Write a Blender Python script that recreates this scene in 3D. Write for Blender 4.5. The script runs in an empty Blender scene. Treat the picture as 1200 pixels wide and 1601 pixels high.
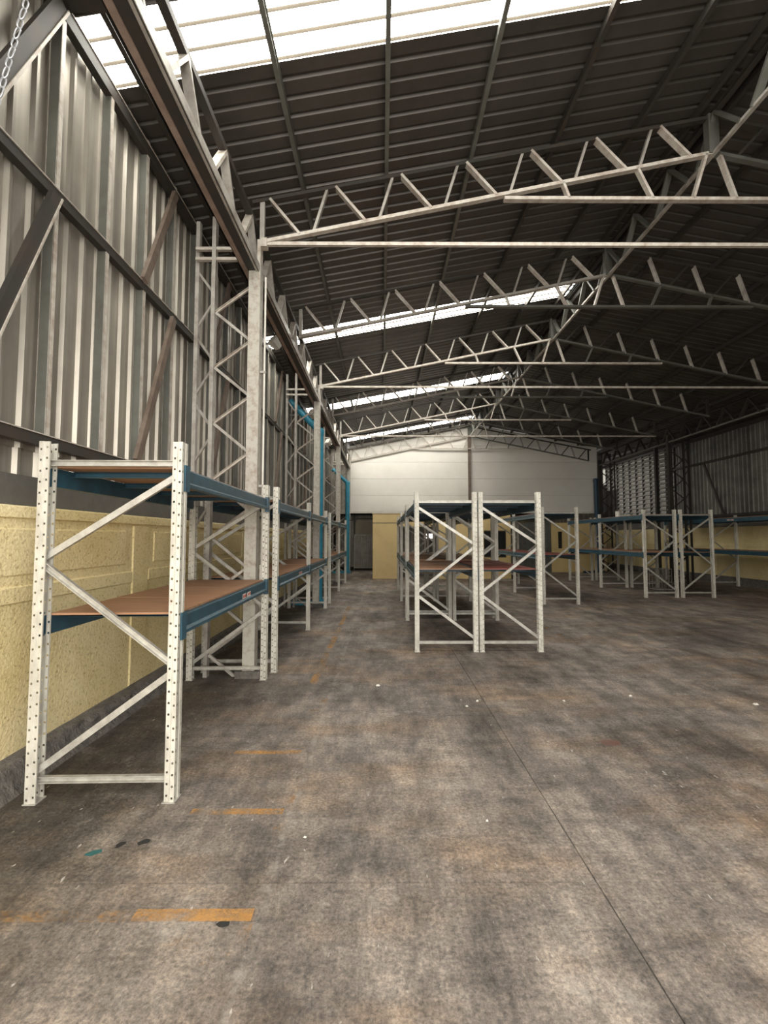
import bpy, math, random
from mathutils import Vector, Matrix
C = bpy.context.scene.collection
S = bpy.context.scene
PI = math.pi
random.seed(7)

# ---------------- camera ----------------
cd = bpy.data.cameras.new('camera'); cam = bpy.data.objects.new('camera', cd); C.objects.link(cam)
cd.sensor_fit = 'HORIZONTAL'; cd.sensor_width = 36.0; cd.lens = 36.0*707/1200
cd.clip_start = .05; cd.clip_end = 300
cam.location = (0, 0, 1.75)
cam.rotation_euler = (PI/2 + math.atan(40/707), 0, -math.atan(3/707))
S.camera = cam
# ---------------- light: overcast sky through the open front, the skylights and the gaps ----------------
w = bpy.data.worlds.new('sky'); S.world = w; w.use_nodes = True
bg = w.node_tree.nodes['Background']; bg.inputs[0].default_value = (1.0, .955, .89, 1); bg.inputs[1].default_value = 2.6
def area(name, loc, rot, sx, sy, e, col=(1, .95, .87)):
    l = bpy.data.lights.new(name, 'AREA'); l.shape = 'RECTANGLE'; l.size = sx; l.size_y = sy; l.energy = e; l.color = col
    o = bpy.data.objects.new(name, l); C.objects.link(o); o.location = loc; o.rotation_euler = rot
    return o
area('daylight_open_front', (.3, -1.9, 3.2), (math.radians(84), 0, math.radians(-4)), 5.6, 5.6, 430)
SKYLIGHT_E = 17.0
S.view_settings.view_transform = 'Standard'; S.view_settings.look = 'None'
S.view_settings.exposure = 0.0; S.view_settings.gamma = 1.0
S.view_settings.use_curve_mapping = False
S.cycles.use_denoising = True
S.cycles.max_bounces = 8; S.cycles.diffuse_bounces = 5

# ---------------- helpers ----------------
def put(name, data, parent=None, loc=None, rot=None):
    o = bpy.data.objects.new(name, data); C.objects.link(o)
    if parent: o.parent = parent
    if loc: o.location = loc
    if rot: o.rotation_euler = rot
    return o
def thing(name, label, cat, loc=(0, 0, 0), rotz=0, group=None, data=None):
    o = put(name, data, None, loc, (0, 0, rotz)); o['label'] = label; o['category'] = cat
    if group: o['group'] = group
    return o
def struct(name, loc=(0, 0, 0), data=None, label=None):
    o = put(name, data, None, loc); o['kind'] = 'structure'
    if label: o['label'] = label
    return o
class MB:
    def __init__(s): s.v = []; s.f = []; s.m = []
    def quad(s, pts, mi=0):
        b = len(s.v); s.v += [tuple(p) for p in pts]; s.f.append(tuple(range(b, b+len(pts)))); s.m.append(mi)
    def box(s, x0, x1, y0, y1, z0, z1, mi=0):
        b = len(s.v)
        s.v += [(x0,y0,z0),(x1,y0,z0),(x1,y1,z0),(x0,y1,z0),(x0,y0,z1),(x1,y0,z1),(x1,y1,z1),(x0,y1,z1)]
        for f in ((0,3,2,1),(4,5,6,7),(0,1,5,4),(1,2,6,5),(2,3,7,6),(3,0,4,7)):
            s.f.append(tuple(b+i for i in f)); s.m.append(mi)
    def prof(s, p, q, pts, up=(0,0,1), closed=True, caps=True, mi=0):
        """sweep 2-D profile pts (side, up) from p to q"""
        p = Vector(p); q = Vector(q); d = (q-p).normalized(); u = Vector(up)
        sd = d.cross(u)
        if sd.length < 1e-4: sd = d.cross(Vector((0,1,0)))
        sd.normalize(); uu = sd.cross(d).normalized()
        b = len(s.v); n = len(pts)
        for base in (p, q):
            for a, c in pts: s.v.append(tuple(base + sd*a + uu*c))
        for i in range(n if closed else n-1):
            j = (i+1) % n; s.f.append((b+i, b+j, b+n+j, b+n+i)); s.m.append(mi)
        if closed and caps:
            s.f.append(tuple(range(b+n-1, b-1, -1))); s.m.append(mi)
            s.f.append(tuple(range(b+n, b+2*n))); s.m.append(mi)
    def bar(s, p, q, a, c, up=(0,0,1), mi=0):
        s.prof(p, q, [(-a/2,-c/2),(a/2,-c/2),(a/2,c/2),(-a/2,c/2)], up, mi=mi)
    def chan(s, p, q, a, c, t=.004, up=(0,0,1), side=1, mi=0):
        """C channel: width c along up, depth a along side, open towards side*+1"""
        k = side
        P = [(-k*a/2,-c/2),(k*a/2,-c/2),(k*a/2,-c/2+t),(-k*a/2+k*t,-c/2+t),(-k*a/2+k*t,c/2-t),(k*a/2,c/2-t),(k*a/2,c/2),(-k*a/2,c/2)]
        if k < 0: P = P[::-1]
        s.prof(p, q, P, up, mi=mi)
    def tube(s, pts, r, n=8, mi=0, caps=True):
        for i in range(len(pts)-1):
            s.prof(pts[i], pts[i+1], [(r*math.cos(2*PI*k/n), r*math.sin(2*PI*k/n)) for k in range(n)], caps=caps, mi=mi)
    def lathe(s, prof_, c=(0,0,0), n=16, mi=0):
        b = len(s.v)
        for r, z in prof_:
            for k in range(n): s.v.append((c[0]+r*math.cos(2*PI*k/n), c[1]+r*math.sin(2*PI*k/n), c[2]+z))
        for i in range(len(prof_)-1):
            for k in range(n):
                k2 = (k+1) % n; s.f.append((b+i*n+k, b+i*n+k2, b+(i+1)*n+k2, b+(i+1)*n+k)); s.m.append(mi)
        s.f.append(tuple(b+k for k in range(n-1,-1,-1))); s.m.append(mi)
        s.f.append(tuple(b+(len(prof_)-1)*n+k for k in range(n))); s.m.append(mi)
    def mesh(s, name, *mats, smooth=False):
        me = bpy.data.meshes.new(name); me.from_pydata(s.v, [], s.f); me.update()
        for m in mats: me.materials.append(m)
        if len(mats) > 1: me.polygons.foreach_set('material_index', s.m)
        if smooth: me.polygons.foreach_set('use_smooth', [True]*len(me.polygons))
        return me
    def put(s, name, mat, parent=None, loc=None, rot=None, smooth=False):
        return put(name, s.mesh(name, *(mat if isinstance(mat, (list, tuple)) else [mat]), smooth=smooth), parent, loc, rot)
def B(x0, x1, y0, y1, z0, z1):
    m = MB(); m.box(x0, x1, y0, y1, z0, z1); return m

# ---------------- materials ----------------
def new_mat(name):
    m = bpy.data.materials.new(name); m.use_nodes = True; nt = m.node_tree
    return m, nt, nt.nodes['Principled BSDF']
def N(nt, t, **kw):
    n = nt.nodes.new(t)
    for k, v in kw.items(): setattr(n, k, v)
    return n
def ramp(nt, src, stops):
    r = N(nt, 'ShaderNodeValToRGB'); e = r.color_ramp.elements
    while len(e) < len(stops): e.new(.5)
    for i, (p, c) in enumerate(stops):
        e[i].position = p; e[i].color = (*c, 1) if len(c) == 3 else c
    nt.links.new(src, r.inputs[0]); return r
def coords(nt, kind='Object', scale=(1,1,1)):
    tc = N(nt, 'ShaderNodeTexCoord'); mp = N(nt, 'ShaderNodeMapping'); mp.inputs['Scale'].default_value = scale
    nt.links.new(tc.outputs[kind], mp.inputs[0]); return mp.outputs[0]
def world_coords(nt, scale=(1,1,1)):
    g = N(nt, 'ShaderNodeNewGeometry'); mp = N(nt, 'ShaderNodeMapping'); mp.inputs['Scale'].default_value = scale
    nt.links.new(g.outputs['Position'], mp.inputs[0]); return mp.outputs[0]
def noise(nt, co, sc, det=4, rough=.6):
    n = N(nt, 'ShaderNodeTexNoise'); n.inputs['Scale'].default_value = sc; n.inputs['Detail'].default_value = det
    n.inputs['Roughness'].default_value = rough; nt.links.new(co, n.inputs['Vector']); return n.outputs['Fac']
def mix(nt, fac, a, b, mode='MIX'):
    n = N(nt, 'ShaderNodeMix', data_type='RGBA', blend_type=mode)
    for sock, v in ((n.inputs['Factor'], fac), (n.inputs['A'], a), (n.inputs['B'], b)):
        if hasattr(v, 'is_linked'): nt.links.new(v, sock)
        elif isinstance(v, (int, float)): sock.default_value = v
        else: sock.default_value = (*v, 1)
    return n.outputs['Result']
def worn(name, col, dirt, amount=.5, rough=.55, metal=0, scale=(1,1,1), freq=6, bump=0, vary=.12, streak=None, world=True):
    """base colour with dirt patches, per-object tone variation, optional streaks"""
    m, nt, b = new_mat(name)
    co = world_coords(nt, scale) if world else coords(nt, 'Object', scale)
    n1 = noise(nt, co, freq, 6, .65)
    f = ramp(nt, n1, [(.5-.22*amount, (0,0,0)), (.78, (1,1,1))])
    c = mix(nt, f.outputs[0], col, dirt)
    if streak:
        co2 = world_coords(nt, streak)
        f2 = ramp(nt, noise(nt, co2, 1.0, 3), [(.42, (.72,.72,.72)), (.62, (1,1,1))])
        c = mix(nt, .8, c, f2.outputs[0], 'MULTIPLY')
    oi = N(nt, 'ShaderNodeObjectInfo'); r = ramp(nt, oi.outputs['Random'], [(0, (1-vary,)*3), (1, (1+vary*.3,)*3)])
    c = mix(nt, 1.0, c, r.outputs[0], 'MULTIPLY')
    nt.links.new(c, b.inputs['Base Color']); b.inputs['Roughness'].default_value = rough; b.inputs['Metallic'].default_value = metal
    if bump:
        bn = N(nt, 'ShaderNodeBump'); bn.inputs['Strength'].default_value = bump; bn.inputs['Distance'].default_value = .02
        nt.links.new(noise(nt, co, freq*5, 5), bn.inputs['Height']); nt.links.new(bn.outputs[0], b.inputs['Normal'])
    return m
M = {}
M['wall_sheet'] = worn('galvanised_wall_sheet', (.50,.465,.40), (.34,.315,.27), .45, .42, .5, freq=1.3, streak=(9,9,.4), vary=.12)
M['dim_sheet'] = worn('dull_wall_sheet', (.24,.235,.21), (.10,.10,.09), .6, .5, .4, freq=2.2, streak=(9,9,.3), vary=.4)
M['roof_sheet'] = worn('roof_sheet', (.105,.096,.086), (.062,.056,.05), .5, .42, .4, freq=1.0, vary=.12)
M['steel'] = worn('painted_grey_steel', (.46,.44,.40), (.20,.165,.14), .35, .5, .2, freq=5, vary=.1)
M['light_steel'] = worn('pale_grey_steel', (.58,.55,.49), (.30,.22,.17), .4, .5, .1, freq=9, vary=.08)
M['stud'] = worn('grey_green_steel', (.17,.175,.155), (.11,.105,.09), .5, .5, .3, freq=3, vary=.1)
M['dark_steel'] = worn('dark_steel', (.042,.041,.037), (.065,.048,.036), .5, .6, .2, freq=4)
M['rusty_flange'] = worn('pinkish_brown_flange', (.36,.27,.22), (.18,.125,.10), .5, .6, .1, freq=5)
M['rust_steel'] = worn('rusty_brown_steel', (.21,.165,.13), (.11,.075,.055), .6, .65, .1, freq=6)
M['column'] = worn('pale_column_with_rust_spots', (.50,.485,.43), (.28,.20,.15), .2, .55, .1, freq=14, vary=.03)
M['upright'] = worn('off_white_rack_enamel', (.66,.645,.57), (.36,.335,.29), .42, .45, 0, scale=(1,1,.35), freq=11, vary=.06)
M['brace'] = worn('worn_brace_enamel', (.56,.55,.50), (.30,.28,.25), .5, .4, .25, freq=13, vary=.08)
M['blue'] = worn('petrol_blue_beam_enamel', (.030,.098,.142), (.022,.045,.062), .6, .4, 0, freq=7, vary=.15)
M['blue_pipe'] = worn('bright_blue_pipe_paint', (.03,.26,.38), (.03,.16,.24), .4, .45, 0, freq=5, vary=.05)
M['hole'] = worn('hole_dark', (.03,.03,.028), (.02,.02,.02))
M['board'] = worn('plywood_shelf', (.42,.235,.135), (.24,.12,.065), .55, .6, 0, scale=(.6,7,1), freq=3.2, vary=.18)
M['red_board'] = worn('red_brown_shelf', (.27,.075,.055), (.17,.05,.035), .5, .6, 0, scale=(.6,7,1), freq=3, vary=.15)
M['white'] = worn('white_plastic', (.8,.78,.72), (.6,.57,.5), .3, .4)
M['kerb'] = worn('rough_kerb_concrete', (.21,.195,.175), (.07,.066,.06), .7, .9, 0, freq=11, bump=1.0)
M['filler'] = worn('joint_dirt', (.20,.185,.165), (.08,.075,.065), .5, .9, 0, freq=5)
M['band'] = worn('dark_concrete_band', (.15,.14,.125), (.09,.085,.075), .6, .85, 0, freq=2.5, bump=.2)
M['yellow_flat'] = worn('smooth_yellow_paint', (.78,.60,.29), (.68,.51,.24), .4, .6, 0, freq=2, vary=.04)
M['cap'] = worn('white_painted_cap', (.75,.72,.64), (.6,.56,.5), .4, .6)
M['back_panel'] = worn('pale_grey_back_panel', (.80,.775,.715), (.71,.68,.62), .4, .6, 0, freq=.7, vary=.04)
M['navy_pipe'] = worn('dark_blue_pipe_paint', (.015,.055,.10), (.01,.03,.05), .4, .5)
M['gate'] = worn('pale_gate_sheet', (.40,.38,.33), (.24,.22,.18), .6, .5, .3, freq=3, streak=(12,12,.6))
M['beige'] = worn('beige_panel', (.50,.45,.34), (.38,.33,.24), .5, .6, 0, freq=2)
M['glass'] = worn('dark_window_pane', (.02,.022,.022), (.03,.03,.03), .5, .1)
M['backdrop'] = worn('backdrop_render', (.24,.24,.22), (.15,.15,.13), .5, .8)
M['chain'] = worn('galvanised_chain', (.62,.64,.68), (.4,.4,.42), .4, .3, .6)
M['sticker_w'] = worn('sticker_white', (.7,.66,.6), (.6,.55,.5))
M['sticker_r'] = worn('sticker_red', (.5,.06,.04), (.4,.06,.04))
M['teal'] = worn('teal_paint', (.03,.16,.16), (.03,.1,.1))
M['oil'] = worn('oil_spot', (.02,.02,.02), (.03,.03,.03))
M['chip'] = worn('plaster_chip', (.75,.72,.66), (.6,.58,.5))
M['redstain'] = worn('red_brown_stain', (.14,.07,.055), (.16,.12,.1))
M['asphalt'] = worn('yard_concrete', (.34,.32,.29), (.22,.2,.18), .6, .9, freq=1.5)

def stucco():
    m, nt, b = new_mat('yellow_roughcast')
    co = world_coords(nt)
    big = ramp(nt, noise(nt, co, 1.1, 4), [(.35, (.76,.62,.30)), (.65, (.92,.79,.46))])
    v = N(nt, 'ShaderNodeTexVoronoi'); v.inputs['Scale'].default_value = 48; nt.links.new(co, v.inputs['Vector'])
    sp = ramp(nt, noise(nt, co, 42, 3, .7), [(.30, (.42,.36,.24)), (.46, (1,1,1))])
    c = mix(nt, .75, big.outputs[0], sp.outputs[0], 'MULTIPLY')
    nt.links.new(c, b.inputs['Base Color']); b.inputs['Roughness'].default_value = .95
    bn = N(nt, 'ShaderNodeBump'); bn.inputs['Strength'].default_value = .9; bn.inputs['Distance'].default_value = .012
    nt.links.new(noise(nt, co, 38, 5, .65), bn.inputs['Height']); nt.links.new(bn.outputs[0], b.inputs['Normal'])
    return m
M['stucco'] = stucco()
def concrete():
    m, nt, b = new_mat('old_floor_concrete')
    co = world_coords(nt); cs = world_coords(nt, (1, .32, 1)); ct = world_coords(nt, (.35, 1, 1))
    large = ramp(nt, noise(nt, co, .42, 5, .6), [(.32, (.135,.117,.102)), (.50, (.220,.192,.168)), (.68, (.325,.285,.250))])
    mid = ramp(nt, noise(nt, cs, 2.6, 10, .78), [(.34, (.34,.34,.34)), (.50, (.90,.89,.89)), (.66, (1.6,1.56,1.5))])
    c = mix(nt, 1, large.outputs[0], mid.outputs[0], 'MULTIPLY')
    tr = ramp(nt, noise(nt, ct, 6.5, 9, .78), [(.36, (.55,.55,.55)), (.52, (1,1,1)), (.68, (1.3,1.28,1.25))])
    c = mix(nt, .85, c, tr.outputs[0], 'MULTIPLY')
    fine = ramp(nt, noise(nt, co, 48, 8, .85), [(.36, (.38,.38,.38)), (.50, (1,1,1)), (.64, (1.75,1.7,1.64))])
    c = mix(nt, 1, c, fine.outputs[0], 'MULTIPLY')
    br = ramp(nt, noise(nt, world_coords(nt, (.5,1,1)), 1.1, 5, .65), [(.48, (0,0,0)), (.66, (1,1,1))])
    c = mix(nt, br.outputs[0], c, mix(nt, 1, c, (1.10,.93,.76), 'MULTIPLY'))
    # dark staining plus painted rack shade along the left racks
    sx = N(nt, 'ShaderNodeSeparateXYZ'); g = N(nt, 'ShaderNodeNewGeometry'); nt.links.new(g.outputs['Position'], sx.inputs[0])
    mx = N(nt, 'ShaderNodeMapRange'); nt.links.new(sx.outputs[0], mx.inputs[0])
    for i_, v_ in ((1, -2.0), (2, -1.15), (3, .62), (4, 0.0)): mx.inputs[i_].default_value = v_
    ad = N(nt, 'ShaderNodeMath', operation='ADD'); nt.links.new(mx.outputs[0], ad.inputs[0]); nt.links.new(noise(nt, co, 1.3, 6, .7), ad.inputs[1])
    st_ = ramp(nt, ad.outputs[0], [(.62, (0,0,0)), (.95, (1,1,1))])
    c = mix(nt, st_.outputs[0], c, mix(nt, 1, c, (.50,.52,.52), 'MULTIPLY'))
    # pale scuffed patches and small white flecks
    pf = ramp(nt, noise(nt, co, 1.7, 10, .85), [(.55, (0,0,0)), (.68, (.6,.6,.6))])
    c = mix(nt, pf.outputs[0], c, (.44,.405,.36))
    # worn pale track where the orange bay lines end
    wb = N(nt, 'ShaderNodeMath', operation='MULTIPLY_ADD'); nt.links.new(noise(nt, co, 2.0, 3), wb.inputs[0]); wb.inputs[1].default_value = .10; wb.inputs[2].default_value = .52
    dx_ = N(nt, 'ShaderNodeMath', operation='ADD'); nt.links.new(sx.outputs[0], dx_.inputs[0]); nt.links.new(wb.outputs[0], dx_.inputs[1])
    ab = N(nt, 'ShaderNodeMath', operation='ABSOLUTE'); nt.links.new(dx_.outputs[0], ab.inputs[0])
    tm = ramp(nt, ab.outputs[0], [(.0, (.16,.16,.16)), (.07, (0,0,0))])
    ta = N(nt, 'ShaderNodeMath', operation='ADD'); nt.links.new(tm.outputs[0], ta.inputs[0]); nt.links.new(noise(nt, co, 9, 8, .8), ta.inputs[1])
    tf = ramp(nt, ta.outputs[0], [(.60, (0,0,0)), (.74, (.5,.5,.5))])
    c = mix(nt, tf.outputs[0], c, (.37,.34,.30))
    fl = ramp(nt, noise(nt, cs, 24, 3, .6), [(.69, (0,0,0)), (.74, (.8,.8,.8))])
    c = mix(nt, fl.outputs[0], c, (.56,.53,.48))
    nt.links.new(c, b.inputs['Base Color'])
    rr = ramp(nt, noise(nt, co, 2.2, 5), [(.3, (.5,.5,.5)), (.7, (.85,.85,.85))]); nt.links.new(rr.outputs[0], b.inputs['Roughness'])
    bn = N(nt, 'ShaderNodeBump'); bn.inputs['Strength'].default_value = .35; bn.inputs['Distance'].default_value = .006
    nt.links.new(noise(nt, co, 26, 8, .8), bn.inputs['Height']); nt.links.new(bn.outputs[0], b.inputs['Normal'])
    return m
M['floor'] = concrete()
def paint_line():
    m, nt, b = new_mat('worn_orange_floor_paint')
    co = world_coords(nt); nt.links.new(mix(nt, noise(nt, co, 9, 4), (.66,.33,.07), (.48,.27,.11)), b.inputs['Base Color'])
    b.inputs['Roughness'].default_value = .8
    a1 = noise(nt, world_coords(nt, (1,1.6,1)), 26, 10, .88); a2 = noise(nt, co, 3.1, 4)
    ad = N(nt, 'ShaderNodeMath', operation='ADD'); nt.links.new(a1, ad.inputs[0]); nt.links.new(a2, ad.inputs[1])
    at = N(nt, 'ShaderNodeAttribute'); at.attribute_type = 'OBJECT'; at.attribute_name = 'wear'
    sb = N(nt, 'ShaderNodeMath', operation='SUBTRACT'); nt.links.new(ad.outputs[0], sb.inputs[0]); nt.links.new(at.outputs['Fac'], sb.inputs[1])
    r = ramp(nt, sb.outputs[0], [(.0, (0,0,0)), (.30, (.8,.8,.8))]); nt.links.new(r.outputs[0], b.inputs['Alpha'])
    return m
M['paint'] = paint_line()
def skylight():
    m, nt, b = new_mat('translucent_skylight_sheet')
    b.inputs['Base Color'].default_value = (.8,.8,.76,1); b.inputs['Roughness'].default_value = .5
    b.inputs['Emission Color'].default_value = (1.0,.965,.88,1); b.inputs['Emission Strength'].default_value = SKYLIGHT_E
    return m
M['skylight'] = skylight()
M['rib'] = worn('skylight_rib', (.16,.135,.10), (.11,.095,.07))

# ================= SETTING =================
XL, XR, XRIDGE = -2.65, 13.3, 4.45
YF, YB = -1.3, 22.9
def roof_z(x): return 6.27 + .188*(x-XL) if x <= XRIDGE else 6.27 + .188*(XRIDGE-XL) - .188*(x-XRIDGE)
ZR = roof_z(XRIDGE)

# ---- floor: cast slabs with open joints ----
floor = struct('floor')
xs = [-2.75, 1.09, 13.5]; ysL = [-6, 2.4, 7.9, 13.4, 18.9, 28]; ysR = [-6, 2.4-.0, 4.76, 9.4, 14.0, 18.6, 28]
def slab(x0, x1, y0, y1):
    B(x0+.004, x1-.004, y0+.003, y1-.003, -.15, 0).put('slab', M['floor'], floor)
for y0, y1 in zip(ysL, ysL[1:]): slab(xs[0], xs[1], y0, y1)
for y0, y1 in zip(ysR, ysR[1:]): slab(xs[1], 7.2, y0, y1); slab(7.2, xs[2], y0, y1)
B(-2.75, 13.5, -6, 28, -.16, -.008).put('joint_filler', M['filler'], floor)
for (x0, x1, y, wd, wear) in ((-1.15, -.60, 2.205, .07, .84), (-2.35, -1.15, 2.2, .065, 1.0), (-1.22, -.63, 3.0, .062, .81), (-1.2, -.66, 3.8, .06, .84),
                              (-1.0, -.64, 4.7, .06, .93), (-.60, 1.0, 3.0, .05, 1.18)):
    o = MB(); o.quad([(x0,-wd/2,0),(x1,-wd/2,0),(x1,wd/2,0),(x0,wd/2,0)])
    o = o.put('painted_line', M['paint'], floor, (0, y, .0015)); o['wear'] = wear
for (x, y0, y1, wd, wear) in ((-.83, 5.5, 11.6, .09, .93), (-.62, 1.4, 5.2, .07, 1.08), (3.2, 7.0, 12, .08, 1.03), (-.95, 1.7, 2.15, .5, 1.12)):
    o = MB(); o.quad([(-wd/2,y0,0),(wd/2,y0,0),(wd/2,y1,0),(-wd/2,y1,0)])
    o = o.put('painted_line', M['paint'], floor, (x, 0, .0015)); o['wear'] = wear
def blob(name, mat, x, y, r, rz=0, asp=1.0, h=.0012):
    m = MB(); n = 11; rnd = random.Random(int(x*100+y*10))
    m.quad([(r*asp*(.6+.5*rnd.random())*math.cos(2*PI*k/n), r*(.6+.5*rnd.random())*math.sin(2*PI*k/n), 0) for k in range(n)])
    return m.put(name, mat, floor, (x, y, h), (0,0,rz))
blob('stain', M['oil'], -1.49, 2.69, .022, .9, 1.6); blob('stain', M['oil'], -1.37, 2.71, .025, .6, 1.8)
blob('stain', M['teal'], -1.60, 2.62, .028, .5, 1.7)['label'] = 'small teal paint stain'
blob('stain', M['redstain'], 1.95, 3.95, .07, 0, 1.5); blob('stain', M['oil'], -.72, 2.16, .025, 0, 1.3)

# ---- ceiling: ribbed roof sheets, skylight sheets, purlins ----
ceiling = struct('ceiling')
def roof_profile(y0, n=3, p=.21):
    pts = []
    for i in range(n):
        a = y0 + i*p
        pts += [(a, 0), (a+.135, 0), (a+.150, .028), (a+.185, .028), (a+.200, 0)]
    pts.append((y0+n*p, 0)); return pts
def roof_mesh(xa, xb, name, mats, sky=False):
    m = MB(); pr = roof_profile(0); za, zb = roof_z(xa), roof_z(xb)
    for (y0, z0), (y1, z1) in zip(pr, pr[1:]):
        rib = 1 if (sky and z0 != z1) else 0
        m.quad([(xa,y0,za+z0),(xa,y1,za+z1),(xb,y1,zb+z1),(xb,y0,zb+z0)], rib)
        # top skin, 2 mm above
        m.quad([(xa,y0,za+z0+.003),(xb,y0,zb+z0+.003),(xb,y1,zb+z1+.003),(xa,y1,za+z1+.003)], rib)
    return m.mesh(name, *mats)
left_me = roof_mesh(XL-.3, XRIDGE, 'roof_sheet', [M['roof_sheet']])
right_me = roof_mesh(XRIDGE, XR+.3, 'roof_sheet', [M['roof_sheet']])
sky_me = roof_mesh(XL-.3, XRIDGE, 'skylight_sheet', [M['skylight'], M['rib']], True)
SKY_K = (0, 10, 19, 28)
for k in range(-8, 38):
    y = 3.70 + .63*k
    if k in SKY_K: put('skylight_sheet', sky_me, ceiling, (0, y, 0))['label'] = 'bright translucent sheet'
    else: put('roof_sheet', left_me, ceiling, (0, y, 0))
    put('roof_sheet', right_me, ceiling, (0, y, 0))
for x in (-2.38, -1.07, .06, 1.21, 2.36, 3.47, 4.28, 4.64, 5.5, 6.6, 7.7, 8.85, 10.0, 11.2, 12.4, 13.2):
    m = MB(); z = roof_z(x) - .062
    m.chan((x, YF, z), (x, 27.2 if x > 10.9 else YB, z), .05, .10, .006)
    m.put('purlin', M['dark_steel'] if x > 2 or x < -2 else M['stud'], ceiling)
m = MB(); m.quad([(XRIDGE-.3, YF, ZR-.03), (XRIDGE, YF, ZR+.02), (XRIDGE, 27, ZR+.02), (XRIDGE-.3, 27, ZR-.03)])
m.quad([(XRIDGE, YF, ZR+.02), (XRIDGE+.3, YF, ZR-.03), (XRIDGE+.3, 27, ZR-.03), (XRIDGE, 27, ZR+.02)])
m.put('ridge_cap', M['dark_steel'], ceiling)

# ---- walls ----
def wall_sheet_mesh(z0, z1, s=1, n=3, p=.205, mat='wall_sheet'):
    """ribbed sheet in the YZ plane; ribs point to +X*s"""
    m = MB(); pts = []
    for i in range(n):
        a = i*p; pts += [(a, 0), (a+.125, 0), (a+.143, .03), (a+.170, .03), (a+.188, 0)]
    pts.append((n*p, 0))
    for (y0, d0), (y1, d1) in zip(pts, pts[1:]):
        m.quad([(s*d0,y0,z0),(s*d1,y1,z0),(s*d1,y1,z1),(s*d0,y0,z1)] if s < 0 else [(s*d1,y1,z0),(s*d0,y0,z0),(s*d0,y0,z1),(s*d1,y1,z1)])
        m.quad([(s*d0-.003*s,y0,z0),(s*d1-.003*s,y1,z0),(s*d1-.003*s,y1,z1),(s*d0-.003*s,y0,z1)])
    return m.mesh('cladding_sheet', M[mat])
wall_left = struct('wall_left')
up = wall_sheet_mesh(2.42, 6.25); lo = wall_sheet_mesh(2.17, 2.50)
k = 0; y = YF
while y < 23.2:
    put('cladding_sheet', up, wall_left, (XL-.08, y, 0)); put('lower_cladding_sheet', lo, wall_left, (XL-.095, y, 0)); y += .615
for z, h, mt in ((2.50, .09, 'dark_steel'), (4.51, .09, 'dark_steel'), (6.09, .13, 'dark_steel')):
    m = MB(); m.chan((XL, YF, z), (XL, 23.0, z), .07, h, .006, side=-1); m.put('girt', M[mt], wall_left)
    m = MB(); m.bar((XL+.038, YF, z+h/2), (XL+.038, 23.0, z+h/2), .012, .008); m.put('girt_lip', M['light_steel'], wall_left)
sm = MB(); sm.box(-.06, .03, -.012, -.006, 2.5, 6.2); sm.box(.024, .03, -.012, .036, 2.5, 6.2, 1); sm.box(-.06, -.054, -.012, .036, 2.5, 6.2, 1); sm.box(.018, .024, .030, .036, 2.5, 6.2, 1)
sme = sm.mesh('stud', M['stud'], M['light_steel'])
for i in range(-5, 29):
    put('stud', sme, wall_left, (XL, 3.50+.672*i, 0))
for i in range(-2, 9):
    yb = 3.42 + 2.03*i
    mt = M['dark_steel'] if i <= 0 else M['rust_steel']
    m = MB(); m.bar((XL+.06, yb, 6.05), (XL+.06, yb-.66, 4.55), .045, .12 if i <= 0 else .09, up=(0,1,0)); m.put('diagonal_brace', mt, wall_left)
    m = MB(); m.bar((XL+.06, yb+.03, 4.46), (XL+.06, yb-.70, 2.56), .045, .09, up=(0,1,0)); m.put('diagonal_brace', mt, wall_left)
    if i <= 0:
        m = MB(); m.bar((XL+.085, yb+.06, 6.05), (XL+.085, yb-.60, 4.55), .012, .02, up=(0,1,0)); m.bar((XL+.085, yb+.075, 4.46), (XL+.085, yb-.655, 2.56), .012, .014, up=(0,1,0))
        m.put('brace_lit_strip', M['light_steel'], wall_left)  # pale strip paints the lit flange edge of the near braces
m = MB(); m.bar((XL-.02, 3.5, 6.2), (XL+.42, 3.5, 6.2), .12, .12); m.put('wall_bracket', M['dark_steel'], wall_left)
# masonry base: roughcast with framed panels, mouldings, kerb
m = MB(); m.box(XL-.25, XL, YF, 23.0, .16, 1.985); m.put('roughcast_base', M['stucco'], wall_left)
m = MB(); m.box(XL-.25, XL-.06, YF, 23.0, 1.985, 2.22); m.put('concrete_band', M['band'], wall_left)
bev = .022
def mould(x0, x1, y0, y1, z0, z1, par, side, mat):
    m = MB(); s = side
    a, b = x0, x1
    e = min(.012, (z1-z0)*.3)
    m.v = [(a,y0,z0),(a,y1,z0),(a,y1,z1),(a,y0,z1),(b,y0+e,z0+e),(b,y1-e,z0+e),(b,y1-e,z1-e),(b,y0+e,z1-e)]
    m.f = [(0,1,5,4),(1,2,6,5),(2,3,7,6),(3,0,4,7),(4,5,6,7),(0,3,2,1)]; m.m = [0]*6
    return m.put('moulding', mat, par)
for i in range(-1, 5):
    yp = 4.82 + 3.75*i
    mould(XL, XL+.014, yp, yp+.32, .2, 1.88, wall_left, 1, M['stucco'])
    ya, yb = yp+.32, yp+3.75
    mould(XL, XL+.016, ya, yb, 1.27, 1.40, wall_left, 1, M['stucco'])
    mould(XL, XL+.012, ya+.12, yb-.12, 1.47, 1.82, wall_left, 1, M['stucco'])
mould(XL, XL+.022, YF, 23.0, 1.885, 1.985, wall_left, 1, M['stucco'])
m = MB(); rnd = random.Random(3); ks = [YF + .035*i for i in range(int((23-YF)/.035)+1)]
from mathutils import noise as mn
def kn(y, k, f): return mn.noise(Vector((y*f, k*7.3, 1.7)))
prof_k = []
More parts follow.
